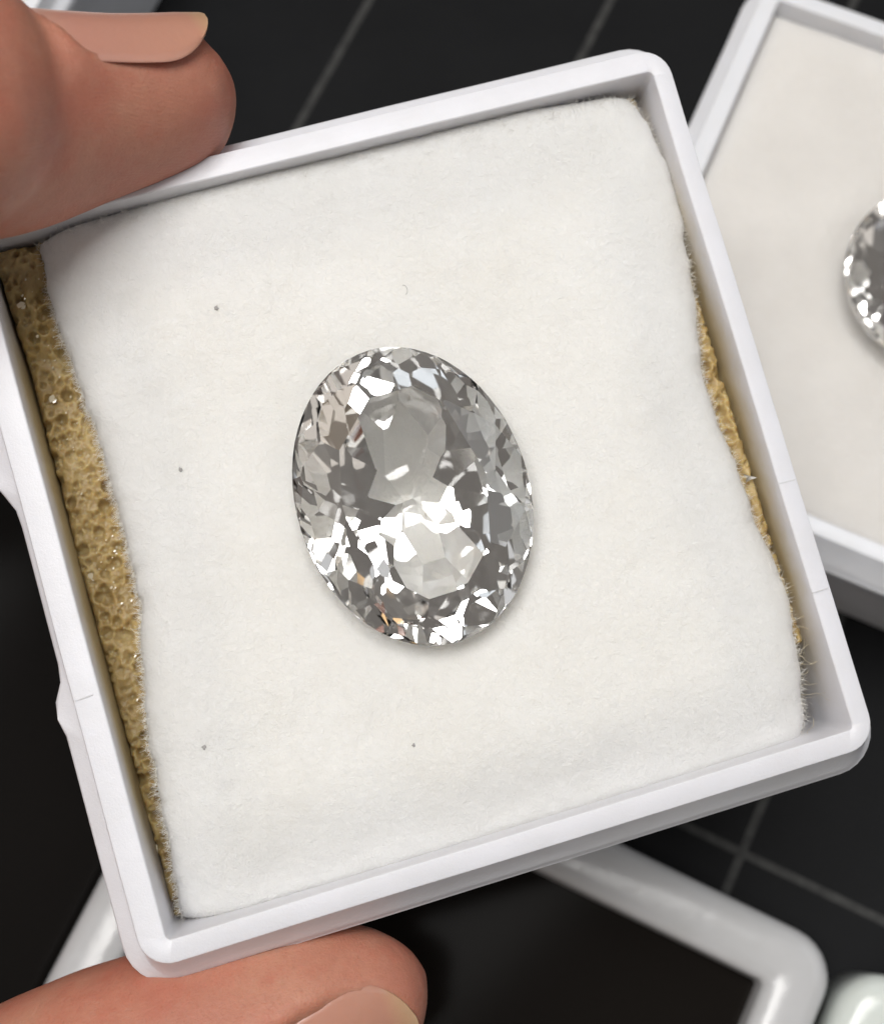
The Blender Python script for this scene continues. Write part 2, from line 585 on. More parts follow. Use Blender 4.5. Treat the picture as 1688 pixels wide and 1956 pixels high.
ZE = -0.32
left = LPa([(58, 455), (75, 520), (100, 600), (138, 705), (172, 800), (215, 950), (248, 1070), (259, 1140), (266, 1250), (274, 1370), (300, 1500), (322, 1640), (340, 1752)], ZE)
right = LPa([(1212, 176), (1240, 225), (1275, 285), (1305, 380), (1322, 470), (1338, 570), (1350, 690), (1372, 780), (1415, 880), (1442, 960), (1488, 1060), (1513, 1120), (1524, 1200), (1543, 1290), (1556, 1408)], -0.24)
top = LPa([(58, 455), (118, 432), (180, 415), (240, 396), (379, 357), (700, 279), (1000, 209), (1212, 172)], -0.12)
bot = LPa([(340, 1770), (500, 1752), (700, 1702), (1000, 1615), (1300, 1519), (1556, 1430)], -0.20)
NU = NV = 170
cl, cr = interp_curve(left[::-1], NV), interp_curve(right[::-1], NV)
ct, cb = interp_curve(top, NU), interp_curve(bot, NU)
S, T = np.meshgrid(np.linspace(0, 1, NU), np.linspace(0, 1, NV))
def coons(k):
    L, R_, B_, T_ = cl[:, k][:, None], cr[:, k][:, None], cb[:, k][None, :], ct[:, k][None, :]
    return ((1 - S) * L + S * R_ + (1 - T) * B_ + T * T_
            - ((1 - S) * (1 - T) * cl[0, k] + S * (1 - T) * cr[0, k] + (1 - S) * T * cl[-1, k] + S * T * cr[-1, k]))
FX, FY = coons(0), coons(1)
# fuzzy, slightly torn edge
edge_w = np.minimum(S, 1 - S)
jit = nz(FX, FY, 7.0, 3.0, 4)
FX = FX + 0.018 * jit * np.clip(1 - edge_w / 0.03, 0, 1)
dl, dr, db, dt = S * 3.6, (1 - S) * 3.6, T * 3.7, (1 - T) * 3.7
def rnd(d, w):                                   # quarter-round drop near an edge
    x = np.clip(1 - d / w, 0, 1)
    return 1 - np.sqrt(np.clip(1 - x * x, 0, 1))
low = nz(FX, FY, 0.9, 1.0, 3)
mid = nz(FX, FY, 3.5, 5.0, 3)
FZ = (-0.105 + 0.022 * low + 0.003 * mid
      - 0.20 * rnd(dl, 0.34) - 0.11 * rnd(dr, 0.24) - 0.05 * rnd(dt, 0.14) - 0.04 * rnd(db, 0.10)
      - 0.03 * np.clip(1 - dl / 1.2, 0, 1) - 0.03 * np.clip(1 - dr / 1.0, 0, 1) ** 2 - 0.17 * np.clip(1 - db / 0.60, 0, 1) ** 1.5)
def press(X, Y, Z, stone_v, stone_f, L, rr, gap=0.05):
    """lower the pad to just below the underside of the stone resting in it"""
    bv = BVHTree.FromPolygons(stone_v, stone_f)
    Li = L.inverted()
    out = Z.copy()
    for j, i in np.argwhere(rr < 1.08):
        p = Li @ Vector((X[j, i], Y[j, i], -3.0)); d = Li.to_3x3() @ Vector((0, 0, 1))
        h = bv.ray_cast(p, d)
        if h[0] is not None:
            out[j, i] = min(Z[j, i], (L @ h[0]).z - gap)
    return out
pit, rr = gem_pit(FX, FY, gp.x, gp.y, GEM_ROT, GA, GB, 0.6, 1.0)
FZ = FZ - 0.055 * np.exp(-(np.maximum(rr - 0.9, 0) / 0.22) ** 2)
FZ = press(FX, FY, FZ, gv, gf, GEM_L, rr)
NT = NU * NV
Vt = np.stack([FX.ravel(), FY.ravel(), FZ.ravel()], 1)
Vb = Vt.copy()
thick = 0.10 + 0.42 * np.clip((np.minimum(np.minimum(dl, dr), np.minimum(db, dt)) - 0.40) / 0.35, 0, 1)
Vb[:, 2] -= thick.ravel()
def grid_faces(nu, nv, off=0, flip=False):
    F = []
    for j in range(nv - 1):
        for i in range(nu - 1):
            a = off + j * nu + i
            q = (a, a + 1, a + nu + 1, a + nu)
            F.append(q[::-1] if flip else q)
    return F
F = grid_faces(NU, NV) + grid_faces(NU, NV, NT, True)
loop = [i for i in range(NU)] + [j * NU + NU - 1 for j in range(1, NV)] + [(NV - 1) * NU + i for i in range(NU - 2, -1, -1)] + [j * NU for j in range(NV - 2, 0, -1)]
for a, b in zip(loop, loop[1:] + loop[:1]):
    F.append((b, a, a + NT, b + NT))
felt = mesh_obj('felt_pad', np.concatenate([Vt, Vb]), F, M_FELT, None, True)
felt.matrix_world = BOX_M
tag(felt, 'soft white felt pad with a wavy cut edge, under the large oval gemstone', 'felt pad', 'white felt pads')

# loose fibres: thin bent ribbons standing off the felt
def fibres(P, Nn, L, w, n_seg, curl, name, mat, parent, r):
    V, Fq = [], []
    for p, nn, ll in zip(P, Nn, L):
        d = Vector(nn).normalized()
        side = d.cross(Vector((r.normal(), r.normal(), r.normal()))).normalized()
        side2 = d.cross(side)
        pos = Vector(p)
        base = len(V)
        for k in range(n_seg + 1):
            ww = w * (1 - 0.6 * k / n_seg)
            V.append(pos + side * ww); V.append(pos - side * ww * 0.5 + side2 * ww * 0.86); V.append(pos - side * ww * 0.5 - side2 * ww * 0.86)
            d = (d + Vector((r.normal(), r.normal(), r.normal())) * curl).normalized()
            pos = pos + d * (ll / n_seg)
        for k in range(n_seg):
            for q in range(3):
                a, b = base + 3 * k + q, base + 3 * k + (q + 1) % 3
                Fq.append((a, b, b + 3, a + 3))
    o = mesh_obj(name, V, Fq, mat, parent, True)
    return o
r = np.random.default_rng(3)
P, Nn, L = [], [], []
def felt_at(s, t):
    i, j = min(int(s * (NU - 1)), NU - 1), min(int(t * (NV - 1)), NV - 1)
    return Vt[j * NU + i]
for _ in range(8000):                            # along the two cut edges
    t = r.random(); side = r.random() < 0.5
    s = abs(r.normal(0, 0.006)); s = s if side else 1 - s
    s = min(max(s, 0), 1)
    p = felt_at(s, t) + np.array([0, 0, -0.10 * r.random()])
    P.append(p); Nn.append((-0.8 if side else 0.8, r.normal(0, 0.8), r.normal(0.15, 0.6))); L.append(abs(r.normal(0.030, 0.016)) + 0.008)
for _ in range(2200):                            # along the top and bottom edges
    s = r.random(); up = r.random() < 0.6
    t = 1 - abs(r.normal(0, 0.012)) if up else abs(r.normal(0, 0.012))
    p = felt_at(s, min(max(t, 0), 1))
    P.append(p); Nn.append((r.normal(0, 0.8), 0.5 if up else -0.5, abs(r.normal(0.2, 0.4)))); L.append(abs(r.normal(0.03, 0.015)) + 0.01)
for _ in range(900):                            # lying on the surface
    s, t = r.random(), r.random()
    p = felt_at(s, t)
    c_, s_ = math.cos(-GEM_ROT), math.sin(-GEM_ROT)
    dx, dy = p[0] - gp.x, p[1] - gp.y
    u_, v_ = dx * c_ - dy * s_, dx * s_ + dy * c_
    if (u_ / GA) ** 2 + (v_ / GB) ** 2 < 1.25: continue
    P.append(p - np.array([0, 0, 0.004])); Nn.append((r.normal(), r.normal(), 0.35)); L.append(abs(r.normal(0.03, 0.02)) + 0.01)
o = fibres(P, Nn, L, 0.0013, 3, 0.35, 'felt_fuzz', M_FIBRE, felt, r)
o['kind'] = 'stuff'
# long loose threads in the gap at the right-hand side
P, Nn, L = [], [], []
for _ in range(46):
    y = r.choice([r.uniform(-1.9, -0.6), r.uniform(-1.6, -1.1), r.uniform(-0.8, 0.9)], p=[0.5, 0.35, 0.15])
    j = int(np.clip((y + 1.85) / 3.7, 0, 1) * (NV - 1))
    p = Vt[j * NU + NU - 1] + np.array([-0.01, 0, -0.06 * r.random()])
    P.append(p); Nn.append((0.9, r.normal(0, 0.9), r.normal(0.1, 0.3))); L.append(r.uniform(0.08, 0.26))
fibres(P, Nn, L, 0.0016, 9, 0.42, 'loose_threads', M_STRAND, felt, r)['kind'] = 'stuff'
# the torn tuft poking out
tp = LP(1428, 908, -0.24); tq = LP(1446, 912, -0.18)
V = [tp + Vector((-0.03, 0.018, 0)), tp + Vector((-0.02, -0.03, -0.01)), tq, tp + Vector((0.0, -0.005, 0.014)), tp + Vector((0.0, -0.01, -0.03))]
mesh_obj('torn_tuft', V, [(0, 3, 2), (3, 1, 2), (1, 4, 2), (4, 0, 2), (0, 4, 1, 3)], M_FIBRE, felt, True)

# lint specks on the felt
def felt_z(x, y):
    k = np.argmin((Vt[:, 0] - x) ** 2 + (Vt[:, 1] - y) ** 2)
    return Vt[k, 2]
SP = [(413, 588, 0.014, 'grey lint speck on the felt high up left of the oval gem'),
      (345, 897, 0.012, 'dark round speck on the felt between sponge strip and oval gem'),
      (390, 1428, 0.012, 'dark speck on the felt low at the left, near the sponge strip'),
      (790, 1424, 0.010, 'small grey speck on the felt straight below the oval gem')]
for px, py, rad, lab in SP:
    p = LP(px, py, -0.11); p.z = felt_z(p.x, p.y) + 0.004
    p2 = LP(px, py, p.z)
    bm = bmesh.new()
    bmesh.ops.create_icosphere(bm, subdivisions=2, radius=rad)
    for v in bm.verts:
        v.co *= 1 + 0.9 * mnoise.noise(v.co * 110 + Vector((px, py, 0)))
        v.co.z *= 0.6; v.co.x *= 0.8
    me = bpy.data.meshes.new('lint_speck'); bm.to_mesh(me); bm.free(); me.materials.append(M_LINT)
    so = bpy.data.objects.new('lint_speck', me); C.objects.link(so)
    so.matrix_world = BOX_M @ Matrix.Translation(p2)
    tag(so, lab, 'lint speck', 'specks of lint on the felt')

# a curled stray fibre above the stone
V, Fq = [], []
c0 = LP(772, 553, -0.1); c0.z = felt_z(c0.x, c0.y)
for k in range(15):
    a = math.radians(100 - 190 * k / 14)
    p = c0 + Vector((0.016 * math.cos(a), 0.026 * math.sin(a), 0.004))
    for q in range(3):
        b = 2 * math.pi * q / 3
        V.append(p + Vector((0.0016 * math.cos(b) * math.cos(a), 0.0016 * math.cos(b) * math.sin(a), 0.0016 * math.sin(b))))
for k in range(14):
    for q in range(3):
        a, b = 3 * k + q, 3 * k + (q + 1) % 3
        Fq.append((a, b, b + 3, a + 3))
mesh_obj('stray_fibre', V, Fq, M_LINT, felt, True)

# ------------------------------------------------------------------ sponge under the felt
hx0, hx1, hy = -1.86, 1.87, 1.86
sx = np.concatenate([np.arange(hx0, -1.05, 0.009), np.linspace(-1.05, 1.0, 40)[1:-1], np.arange(1.0, hx1, 0.009)])
sy = np.arange(-hy, hy, 0.009)
NX, NY = len(sx), len(sy)
SX, SY = np.meshgrid(sx, sy)
SZ = -0.405 + 0.13 * SX / 1.85 + 0.015 * nz(SX, SY, 1.2, 8.0, 2)
NP = 7500
pts = rng.uniform(-1.95, 1.95, (NP, 2))
pts = pts[(pts[:, 0] < -0.95) | (pts[:, 0] > 0.9)]
rad = rng.uniform(0.008, 0.019, len(pts)) * rng.choice([1, 1, 1, 1, 2.0], len(pts))
strip = (SX < -1.15) | (SX > 1.0)
idx = np.argwhere(strip.ravel()).ravel()
A = np.stack([SX.ravel()[idx], SY.ravel()[idx]], 1)
dep = np.zeros(len(idx))
order = np.argsort(pts[:, 1]); pts, rad = pts[order], rad[order]
for k0 in range(0, len(idx), 400):
    a = A[k0:k0 + 400]
    i0, i1 = np.searchsorted(pts[:, 1], (a[:, 1].min() - 0.07, a[:, 1].max() + 0.07))
    d2 = ((a[:, None, :] - pts[None, i0:i1]) ** 2).sum(2)
    u = np.clip(1 - d2 / rad[None, i0:i1] ** 2, 0, 1)
    dep[k0:k0 + 400] = (np.sqrt(u) * rad[None, i0:i1]).max(1)
Zf = SZ.ravel()
Zf[idx] -= dep * 1.7
Zf[idx] += rng.normal(0, 0.0015, len(idx)) + 0.02 * nz(A[:, 0], A[:, 1], 16.0, 4.0, 3)
SZ = Zf.reshape(SX.shape)
SZ = SZ + 0.26 * np.clip((SY - 1.25) / 0.5, 0, 1) * np.clip((-1.25 - SX) / 0.2, 0, 1)
SZ = SZ - 0.5 * np.clip((SX - 1.15) / 0.15, 0, 1) * np.clip((-1.38 - SY) / 0.12, 0, 1)
edge = np.minimum.reduce([SX - hx0, hx1 - SX, SY + hy, hy - SY])
SZ -= 0.05 * rnd(edge, 0.05)
p2, r2 = gem_pit(SX, SY, gp.x, gp.y, GEM_ROT, GA, GB, 0.6, 1.35)
SZ = np.where(r2 < 1, SZ - 0.55 * np.sqrt(p2), SZ)
# never through the underside of the felt
SZ = np.where((SX > -1.0) & (SX < 0.95), SZ - 0.55, SZ)
# the left face wavers from the wall
SXw = SX + np.where(SX < -1.3, 1.0, 0.0) * (0.02 * np.clip(SY / 1.8, 0, 1) + 0.010 * nz(SX * 0, SY, 3.0, 2.0, 2)) * np.clip((-1.3 - SX) / 0.3, 0, 1)
Vs = np.stack([SXw.ravel(), SY.ravel(), SZ.ravel()], 1)
Fs = grid_faces(NX, NY)
nS = NX * NY
loop = [i for i in range(NX)] + [j * NX + NX - 1 for j in range(1, NY)] + [(NY - 1) * NX + i for i in range(NX - 2, -1, -1)] + [j * NX for j in range(NY - 2, 0, -1)]
base = Vs[loop].copy(); base[:, 2] = -1.55
Vs = np.concatenate([Vs, base])
m = len(loop)
for i in range(m):
    j = (i + 1) % m
    Fs.append((loop[j], loop[i], nS + i, nS + j))
def sponge_z(x, y):
    i = int(np.clip(np.searchsorted(sx, x), 0, NX - 1)); j = int(np.clip(np.searchsorted(sy, y), 0, NY - 1))
    return SZ[j, i]
sponge = mesh_obj('sponge_pad', Vs, Fs, M_SPONGE, None, True)
sponge.matrix_world = BOX_M
tag(sponge, 'yellow open-cell sponge showing at both sides beneath the white felt pad', 'sponge')
# glinting cell films and struts
V, Fq = [], []
def film(p, sz, r):
    sd = 0.10 if r.random() < 0.4 else 0.35
    n = Vector((r.normal(-0.03, sd), r.normal(0.15, sd), 1)).normalized()
    u = n.orthogonal().normalized(); w = n.cross(u)
    m = 6; b = len(V)
    V.append(Vector(p) + n * sz * 0.05)
    for k in range(m):
        a = 2 * math.pi * k / m + r.random() * 0.5
        V.append(Vector(p) + (u * math.cos(a) + w * math.sin(a) * 0.75) * sz * r.uniform(0.6, 1.15))
    for k in range(m):
        Fq.append((b, b + 1 + k, b + 1 + (k + 1) % m))
r = np.random.default_rng(21)
for _ in range(420):
    if r.random() < 0.75: x = r.uniform(-1.75, -1.3)
    else: x = r.uniform(1.3, 1.75)
    y = r.uniform(-1.8, 1.7)
    film((x, y, sponge_z(x, y) + 0.01), r.uniform(0.004, 0.011), r)
for px, py in ((52, 598), (100, 762), (173, 1100), (292, 1622)):
    p = LP(px, py, -0.54)
    zz = sponge_z(p.x, p.y) + 0.02
    film((p.x, p.y, zz), 0.028, r); film((p.x + 0.012, p.y - 0.018, zz), 0.02, r)
mesh_obj('cell_films', V, Fq, M_FILM, sponge, False)['kind'] = 'stuff'

# ------------------------------------------------------------------ second box, its felt and stone
B2_M = Matrix.Translation((5.46074, 3.99386, 1.80)) @ Matrix.Rotation(0.03076, 4, 'Z')
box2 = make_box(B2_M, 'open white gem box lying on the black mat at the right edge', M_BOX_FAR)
def flat_felt(M, label, mat, zc=-0.10, pit=None, inset=0.125):
    # pit: (x, y, rotation, a, b, stone verts, stone faces, stone matrix in the box)
    n = 90
    x = np.linspace(-2 + inset, 2 - inset, n)
    X, Y = np.meshgrid(x, x)
    e = np.minimum(np.minimum(X - x[0], x[-1] - X), np.minimum(Y - x[0], x[-1] - Y))
    Z = zc + 0.03 * nz(X, Y, 0.8, 17.0, 3) - 0.11 * rnd(e, 0.30)
    if pit:
        gx, gy, rot, a, b, sv_, sf_, L_ = pit
        p_, r_ = gem_pit(X, Y, gx, gy, rot, a, b, 0.6, 1.0)
        Z = press(X, Y, Z - 0.10 * np.exp(-(np.maximum(r_ - 0.9, 0) / 0.22) ** 2), sv_, sf_, L_, r_)
    Vt_ = np.stack([X.ravel(), Y.ravel(), Z.ravel()], 1)
    N_ = n * n
    Vb_ = Vt_.copy(); Vb_[:, 2] = np.minimum(Vb_[:, 2] - 0.13, -0.42)
    F_ = grid_faces(n, n) + grid_faces(n, n, N_, True)
    lp = [i for i in range(n)] + [j * n + n - 1 for j in range(1, n)] + [(n - 1) * n + i for i in range(n - 2, -1, -1)] + [j * n for j in range(n - 2, 0, -1)]
    for a, b in zip(lp, lp[1:] + lp[:1]):
        F_.append((b, a, a + N_, b + N_))
    o = mesh_obj('felt_pad', np.concatenate([Vt_, Vb_]), F_, mat, None, True)
    o.matrix_world = M
    tag(o, label, 'felt pad', 'white felt pads')
    return o
g2w = WP(1612 + 172, 537, 1.78)
g2 = B2_M.inverted() @ g2w
G2A = G2B = 0.66
gv2, gf2 = cut_gem(G2A, G2A * 1.04, 0.20, [(16, 0.5, 60, 0.0), (12, 0.0, 53, 0.07), (12, 0.5, 48, 0.17), (10, 0.0, 44, 0.28), (8, 0.5, 39, 0.42)], [(16, 0.5, 44, 0.0), (8, 0.0, 37, 0.03), (8, 0.5, 26, 0.13)], rough=3.0)
gz2 = min(v.z for v in gv2)
gem2 = mesh_obj('gemstone', gv2, gf2, M_GEM, None, False)
G2Z = 0.07
G2_L = Matrix.Translation((g2.x, g2.y, G2Z)) @ Matrix.Rotation(0.3, 4, 'Z')
gem2.matrix_world = B2_M @ G2_L
tag(gem2, 'clear round gemstone cut off by the right edge, in the right-hand box', 'gemstone', 'clear faceted gemstones')
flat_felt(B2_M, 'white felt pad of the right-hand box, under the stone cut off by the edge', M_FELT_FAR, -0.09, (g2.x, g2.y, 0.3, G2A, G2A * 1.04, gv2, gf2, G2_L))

# third box, a corner of which shows at the top left
B3_M = Matrix.Translation((-3.66, 4.2, 1.80)) @ Matrix.Rotation(0.02, 4, 'Z')
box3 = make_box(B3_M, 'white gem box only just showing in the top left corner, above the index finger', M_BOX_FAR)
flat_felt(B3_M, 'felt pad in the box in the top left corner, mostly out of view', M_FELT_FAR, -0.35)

# ------------------------------------------------------------------ framed cases lying on the mat
def frame_case(x0, x1, y1, y0, H, bar, mat, label):
    cx, cy = (x0 + x1) / 2, (y0 + y1) / 2
    hx_, hy_ = (x1 - x0) / 2, (y1 - y0) / 2
    e = empty('display_case', Matrix.Translation((cx, cy, 0)))
    tag(e, label, 'case', 'white framed cases on the mat')
    def R(off, rad, z):
        a = ring(-2 + hx_ + off, -2 + hx_ + off, -2 + hy_ + off, -2 + hy_ + off, rad, z)
        return a
    ro = 0.34
    rings = [R(-0.03, ro - 0.03, 0.004), R(0, ro, 0.03), R(0, ro, H - 0.16), R(-0.02, ro - 0.02, H - 0.08), R(-0.07, ro - 0.07, H - 0.025), R(-0.14, ro - 0.14, H),
             R(-bar + 0.13, 0.10, H - 0.004), R(-bar + 0.05, 0.06, H - 0.02), R(-bar + 0.012, 0.05, H - 0.05), R(-bar, 0.045, H - 0.10), R(-bar - 0.01, 0.04, H - 0.40), R(-bar - 0.02, 0.04, 0.004)]
    V, F_ = skin_rings(rings, False, False)
    n = len(rings[0]); k = len(rings) - 1
    for i in range(n):
        j = (i + 1) % n
        F_.append((k * n + i, k * n + j, j, i))
    mesh_obj('frame', V, F_, mat, e, True, 50)
    w, h_, zt = hx_ - bar - 0.005, hy_ - bar - 0.005, H - 0.30
    v = [(-w, -h_, zt - 0.08), (w, -h_, zt - 0.08), (w, h_, zt - 0.08), (-w, h_, zt - 0.08), (-w, -h_, zt), (w, -h_, zt), (w, h_, zt), (-w, h_, zt)]
    mesh_obj('window', v, [(3, 2, 1, 0), (4, 5, 6, 7), (0, 1, 5, 4), (1, 2, 6, 5), (2, 3, 7, 6), (3, 0, 4, 7)], M_DARK, e, False)
    return e
frame_case(1.78, 6.82, -0.395, -5.44, 0.80, 0.44, M_FRAME, 'white framed case with dark glossy window, under the thumb and held box')
frame_case(6.90, 11.9, -0.40, -5.44, 0.80, 0.44, M_FRAME2, 'pale greenish white framed case at the bottom right corner, beside the dark windowed case')

# dark tray at the left, below the held box
tr = empty('dark_tray', Matrix.Translation((0, 0, 0)))
tag(tr, 'black glossy tray on the mat, seen left of the held box above the thumb', 'tray')
def slab(x0, x1, y0, y1, z0, z1, bev):
    pr = [ring(-2 + (x1 - x0) / 2 - b, -2 + (x1 - x0) / 2 - b, -2 + (y1 - y0) / 2 - b, -2 + (y1 - y0) / 2 - b, 0.3, z) for b, z in ((bev, z0), (0, z0 + bev), (0, z1 - bev), (bev, z1))]
    V, F_ = skin_rings(pr)
    return V + np.array([(x0 + x1) / 2, (y0 + y1) / 2, 0]), F_
V, F_ = slab(-5.5, 1.70, -6.5, 1.2, 0.004, 0.42, 0.04)
mesh_obj('tray_body', V, F_, M_TRAY, tr, True, 40)

# ------------------------------------------------------------------ hand
def loft(stations, n=28, closed_tip=True):
    """stations: (centre, axis dir, dorsal dir, r_dorsal, r_palmar, r_lateral); one tube with rounded ends"""
    V, F_ = [], []
    for c, d, u, rd, rp, rl in stations:
        d = Vector(d).normalized()
        u = (Vector(u) - d * Vector(u).dot(d)).normalized()
        l = d.cross(u)
        for k in range(n):
            a = 2 * math.pi * k / n
            ca, sa = math.cos(a), math.sin(a)
            rv = rd if sa > 0 else rp
            e = 0.92
            V.append(Vector(c) + l * (math.copysign(abs(ca) ** e, ca) * rl) + u * (math.copysign(abs(sa) ** e, sa) * rv))
    ns = len(stations)
    for s_ in range(ns - 1):
        for k in range(n):
            j = (k + 1) % n
            F_.append((s_ * n + k, s_ * n + j, (s_ + 1) * n + j, (s_ + 1) * n + k))
    F_.append(tuple(range(n - 1, -1, -1)))
    F_.append(tuple(range((ns - 1) * n, ns * n)))
    return V, F_

def finger_path(pts, radii, dorsal, n_int=8):
    """smooth tube through joints, dome at the tip"""
    P = [Vector(p) for p in pts]
    st = []
    dense, rad_ = [], []
    for i in range(len(P) - 1):
        for k in range(n_int):
            f = k / n_int
            p0, p1, p2, p3 = P[max(i - 1, 0)], P[i], P[i + 1], P[min(i + 2, len(P) - 1)]
            q = 0.5 * ((2 * p1) + (p2 - p0) * f + (2 * p0 - 5 * p1 + 4 * p2 - p3) * f * f + (3 * p1 - p0 - 3 * p2 + p3) * f ** 3)
            dense.append(q); rad_.append(radii[i] * (1 - f) + radii[i + 1] * f)
    dense.append(P[-1]); rad_.append(radii[-1])
    for i, q in enumerate(dense):
        d = (dense[min(i + 1, len(dense) - 1)] - dense[max(i - 1, 0)])
        st.append((q, d, dorsal, rad_[i] * 0.92, rad_[i] * 0.95, rad_[i] * 1.05))
    d = (dense[-1] - dense[-2]).normalized()
    r0 = rad_[-1]
    for k in range(1, 7):
        a = math.radians(88 * k / 6)
        st.append((dense[-1] + d * r0 * 0.9 * math.sin(a), d, dorsal, r0 * 0.92 * math.cos(a), r0 * 0.95 * math.cos(a), r0 * 1.05 * math.cos(a)))
    return st

# index finger: outline (top, bottom) along the image, centre height above the rim
IDX = [(451, 172, 208, -0.02), (447, 158, 224, -0.02), (438, 139, 250, -0.02), (424, 119, 275, -0.01), (404, 101, 296, 0.0), (378, 84, 311, 0.02), (345, 69, 324, 0.05), (300, 55, 339, 0.10),
       (250, 45, 355, 0.16), (200, 38, 372, 0.24), (150, 38, 393, 0.33), (100, 52, 414, 0.42), (50, 60, 430, 0.50), (0, 62, 442, 0.58), (-60, 52, 452, 0.66), (-140, -8, 458, 0.74), (-240, -30, 455, 0.80)]
ID_DORS = Vector((-0.15, 0.90, 0.42))
stn = []
for px, t_, b_, zc in IDX:
    a, b = LP(px, t_, zc), LP(px, b_, zc)
    c = (a + b) / 2; hh = (a - b).length / 2
    stn.append((c, hh))
idx_st = []
for i, (c, hh) in enumerate(stn):
    up = (LP(IDX[i][0], IDX[i][1], IDX[i][3]) - LP(IDX[i][0], IDX[i][2], IDX[i][3])).normalized()
    d = (stn[max(i - 1, 0)][0] - stn[min(i + 1, len(stn) - 1)][0])
    idx_st.append((c, up, hh))
def idx_loft():
    V, F_, n = [], [], 36
    for i, (c, up, hh) in enumerate(idx_st):
        depth = Vector((0, 0, 1))
        depth = (depth - up * depth.dot(up)).normalized()
        rl = hh * (1.25 + 0.25 * max(0.0, min(1.0, (0.42 - hh) / 0.2)))
        for k in range(n):
            a = 2 * math.pi * k / n
            V.append(c + up * (hh * math.sin(a)) + depth * (rl * math.cos(a)))
    ns = len(idx_st)
    for s_ in range(ns - 1):
        for k in range(n):
            j = (k + 1) % n
            F_.append((s_ * n + k, s_ * n + j, (s_ + 1) * n + j, (s_ + 1) * n + k))
    F_.append(tuple(range(n - 1, -1, -1)))
    F_.append(tuple(range((ns - 1) * n, ns * n)))
    return V, F_
# thumb: axis from the tip (right) to the left and down
TH = [((818, 1893), 10), ((812, 1893), 42), ((800, 1894), 68), ((778, 1898), 96), ((745, 1905), 124), ((700, 1916), 150), ((640, 1935), 176), ((560, 1962), 195),
      ((460, 1995), 206), ((340, 2030), 212), ((220, 2068), 214), ((100, 2112), 210), ((-20, 2160), 202), ((-140, 2210), 208), ((-260, 2262), 218)]
TH_Z = [-0.52, -0.52, -0.52, -0.52, -0.52, -0.54, -0.56, -0.58, -0.60, -0.62, -0.64, -0.66, -0.70, -0.74, -0.80]
TH_DORS = Vector((0.22, -0.80, 0.56))
def thumb_st():
    st = []
    cs = [LP(p[0][0], p[0][1], z) for p, z in zip(TH, TH_Z)]
    for i, (p, z) in enumerate(zip(TH, TH_Z)):
        sc = (LP(p[0][0] + 100, p[0][1], z) - LP(p[0][0], p[0][1], z)).length / 100
        rr_ = p[1] * sc
        d = cs[max(i - 1, 0)] - cs[min(i + 1, len(cs) - 1)]
        st.append((cs[i], d, TH_DORS, rr_ * 0.93, rr_ * 1.0, rr_ * 1.12))
    return st
tst = thumb_st()
parts = [idx_loft(), loft(tst[::-1], 36)]
ibase = idx_st[-1][0]; tbase = tst[-1][0]
# the rest of the hand continues out of the picture to the left
parts.append(loft(finger_path([(-8.3, 2.0, -0.2), (-6.2, 3.0, 0.9), (-4.2, 2.75, 1.05), ibase + Vector((0.25, 0, 0))], [0.95, 0.82, 0.78, 0.70], (0, 1, 0.3))))
parts.append(loft(finger_path([(-9.4, -2.4, -1.8), (-6.9, -3.7, -1.3), (-4.6, -3.75, -0.95), tbase + Vector((0.3, 0, 0))], [1.35, 1.05, 0.85, 0.66], (0, -1, 0.5))))
parts.append(loft(finger_path([(-8.6, 1.5, -1.7), (-6.0, 2.7, -1.2), (-4.6, 1.4, -1.6), (-5.6, 0.3, -1.9)], [0.95, 0.82, 0.75, 0.66], (0.2, 1, 0.2))))
parts.append(loft(finger_path([(-8.9, 1.2, -3.1), (-6.5, 2.2, -2.9), (-5.1, 0.9, -3.1), (-6.2, -0.1, -3.2)], [0.92, 0.78, 0.72, 0.62], (0.2, 1, 0.0))))
parts.append(loft(finger_path([(-9.3, 0.8, -4.3), (-7.3, 1.6, -4.3), (-6.1, 0.6, -4.3), (-6.9, -0.3, -4.3)], [0.85, 0.68, 0.62, 0.54], (0.2, 1, -0.1))))
parts.append(loft(finger_path([(-8.1, 1.3, -1.0), (-10.2, 0.2, -1.8), (-13.0, -1.2, -2.6), (-18.0, -3.4, -3.4)], [1.25, 1.9, 2.0, 2.3], (0, 1, 0))))
parts.append(loft(finger_path([(-8.7, 0.9, -3.6), (-10.6, -0.4, -3.1), (-12.6, -1.4, -3.0)], [1.35, 1.8, 1.9], (0, 1, 0))))
parts.append(loft(finger_path([(-8.6, -2.0, -1.6), (-10.6, -1.6, -2.2), (-12.8, -1.5, -2.7)], [1.4, 1.8, 1.9], (0, -1, 0))))
V, F_ = [], []
for v, f in parts:
    o_ = len(V)
    V += v
    F_ += [tuple(i + o_ for i in q) for q in f]
hand = mesh_obj('hand', V, F_, M_SKIN, None, True)
rm = hand.modifiers.new('r', 'REMESH')
rm.mode = 'VOXEL'; rm.voxel_size = 0.04; rm.use_smooth_shade = True
sm = hand.modifiers.new('s', 'SMOOTH')
sm.factor = 0.5; sm.iterations = 5
bpy.context.view_layer.update()
dg = bpy.context.evaluated_depsgraph_get()
me2 = bpy.data.meshes.new_from_object(hand.evaluated_get(dg))
hand.modifiers.clear()
old = hand.data
hand.data = me2
bpy.data.meshes.remove(old)
HV = np.empty(len(me2.vertices) * 3)
me2.vertices.foreach_get('co', HV)
HV = HV.reshape(-1, 3)

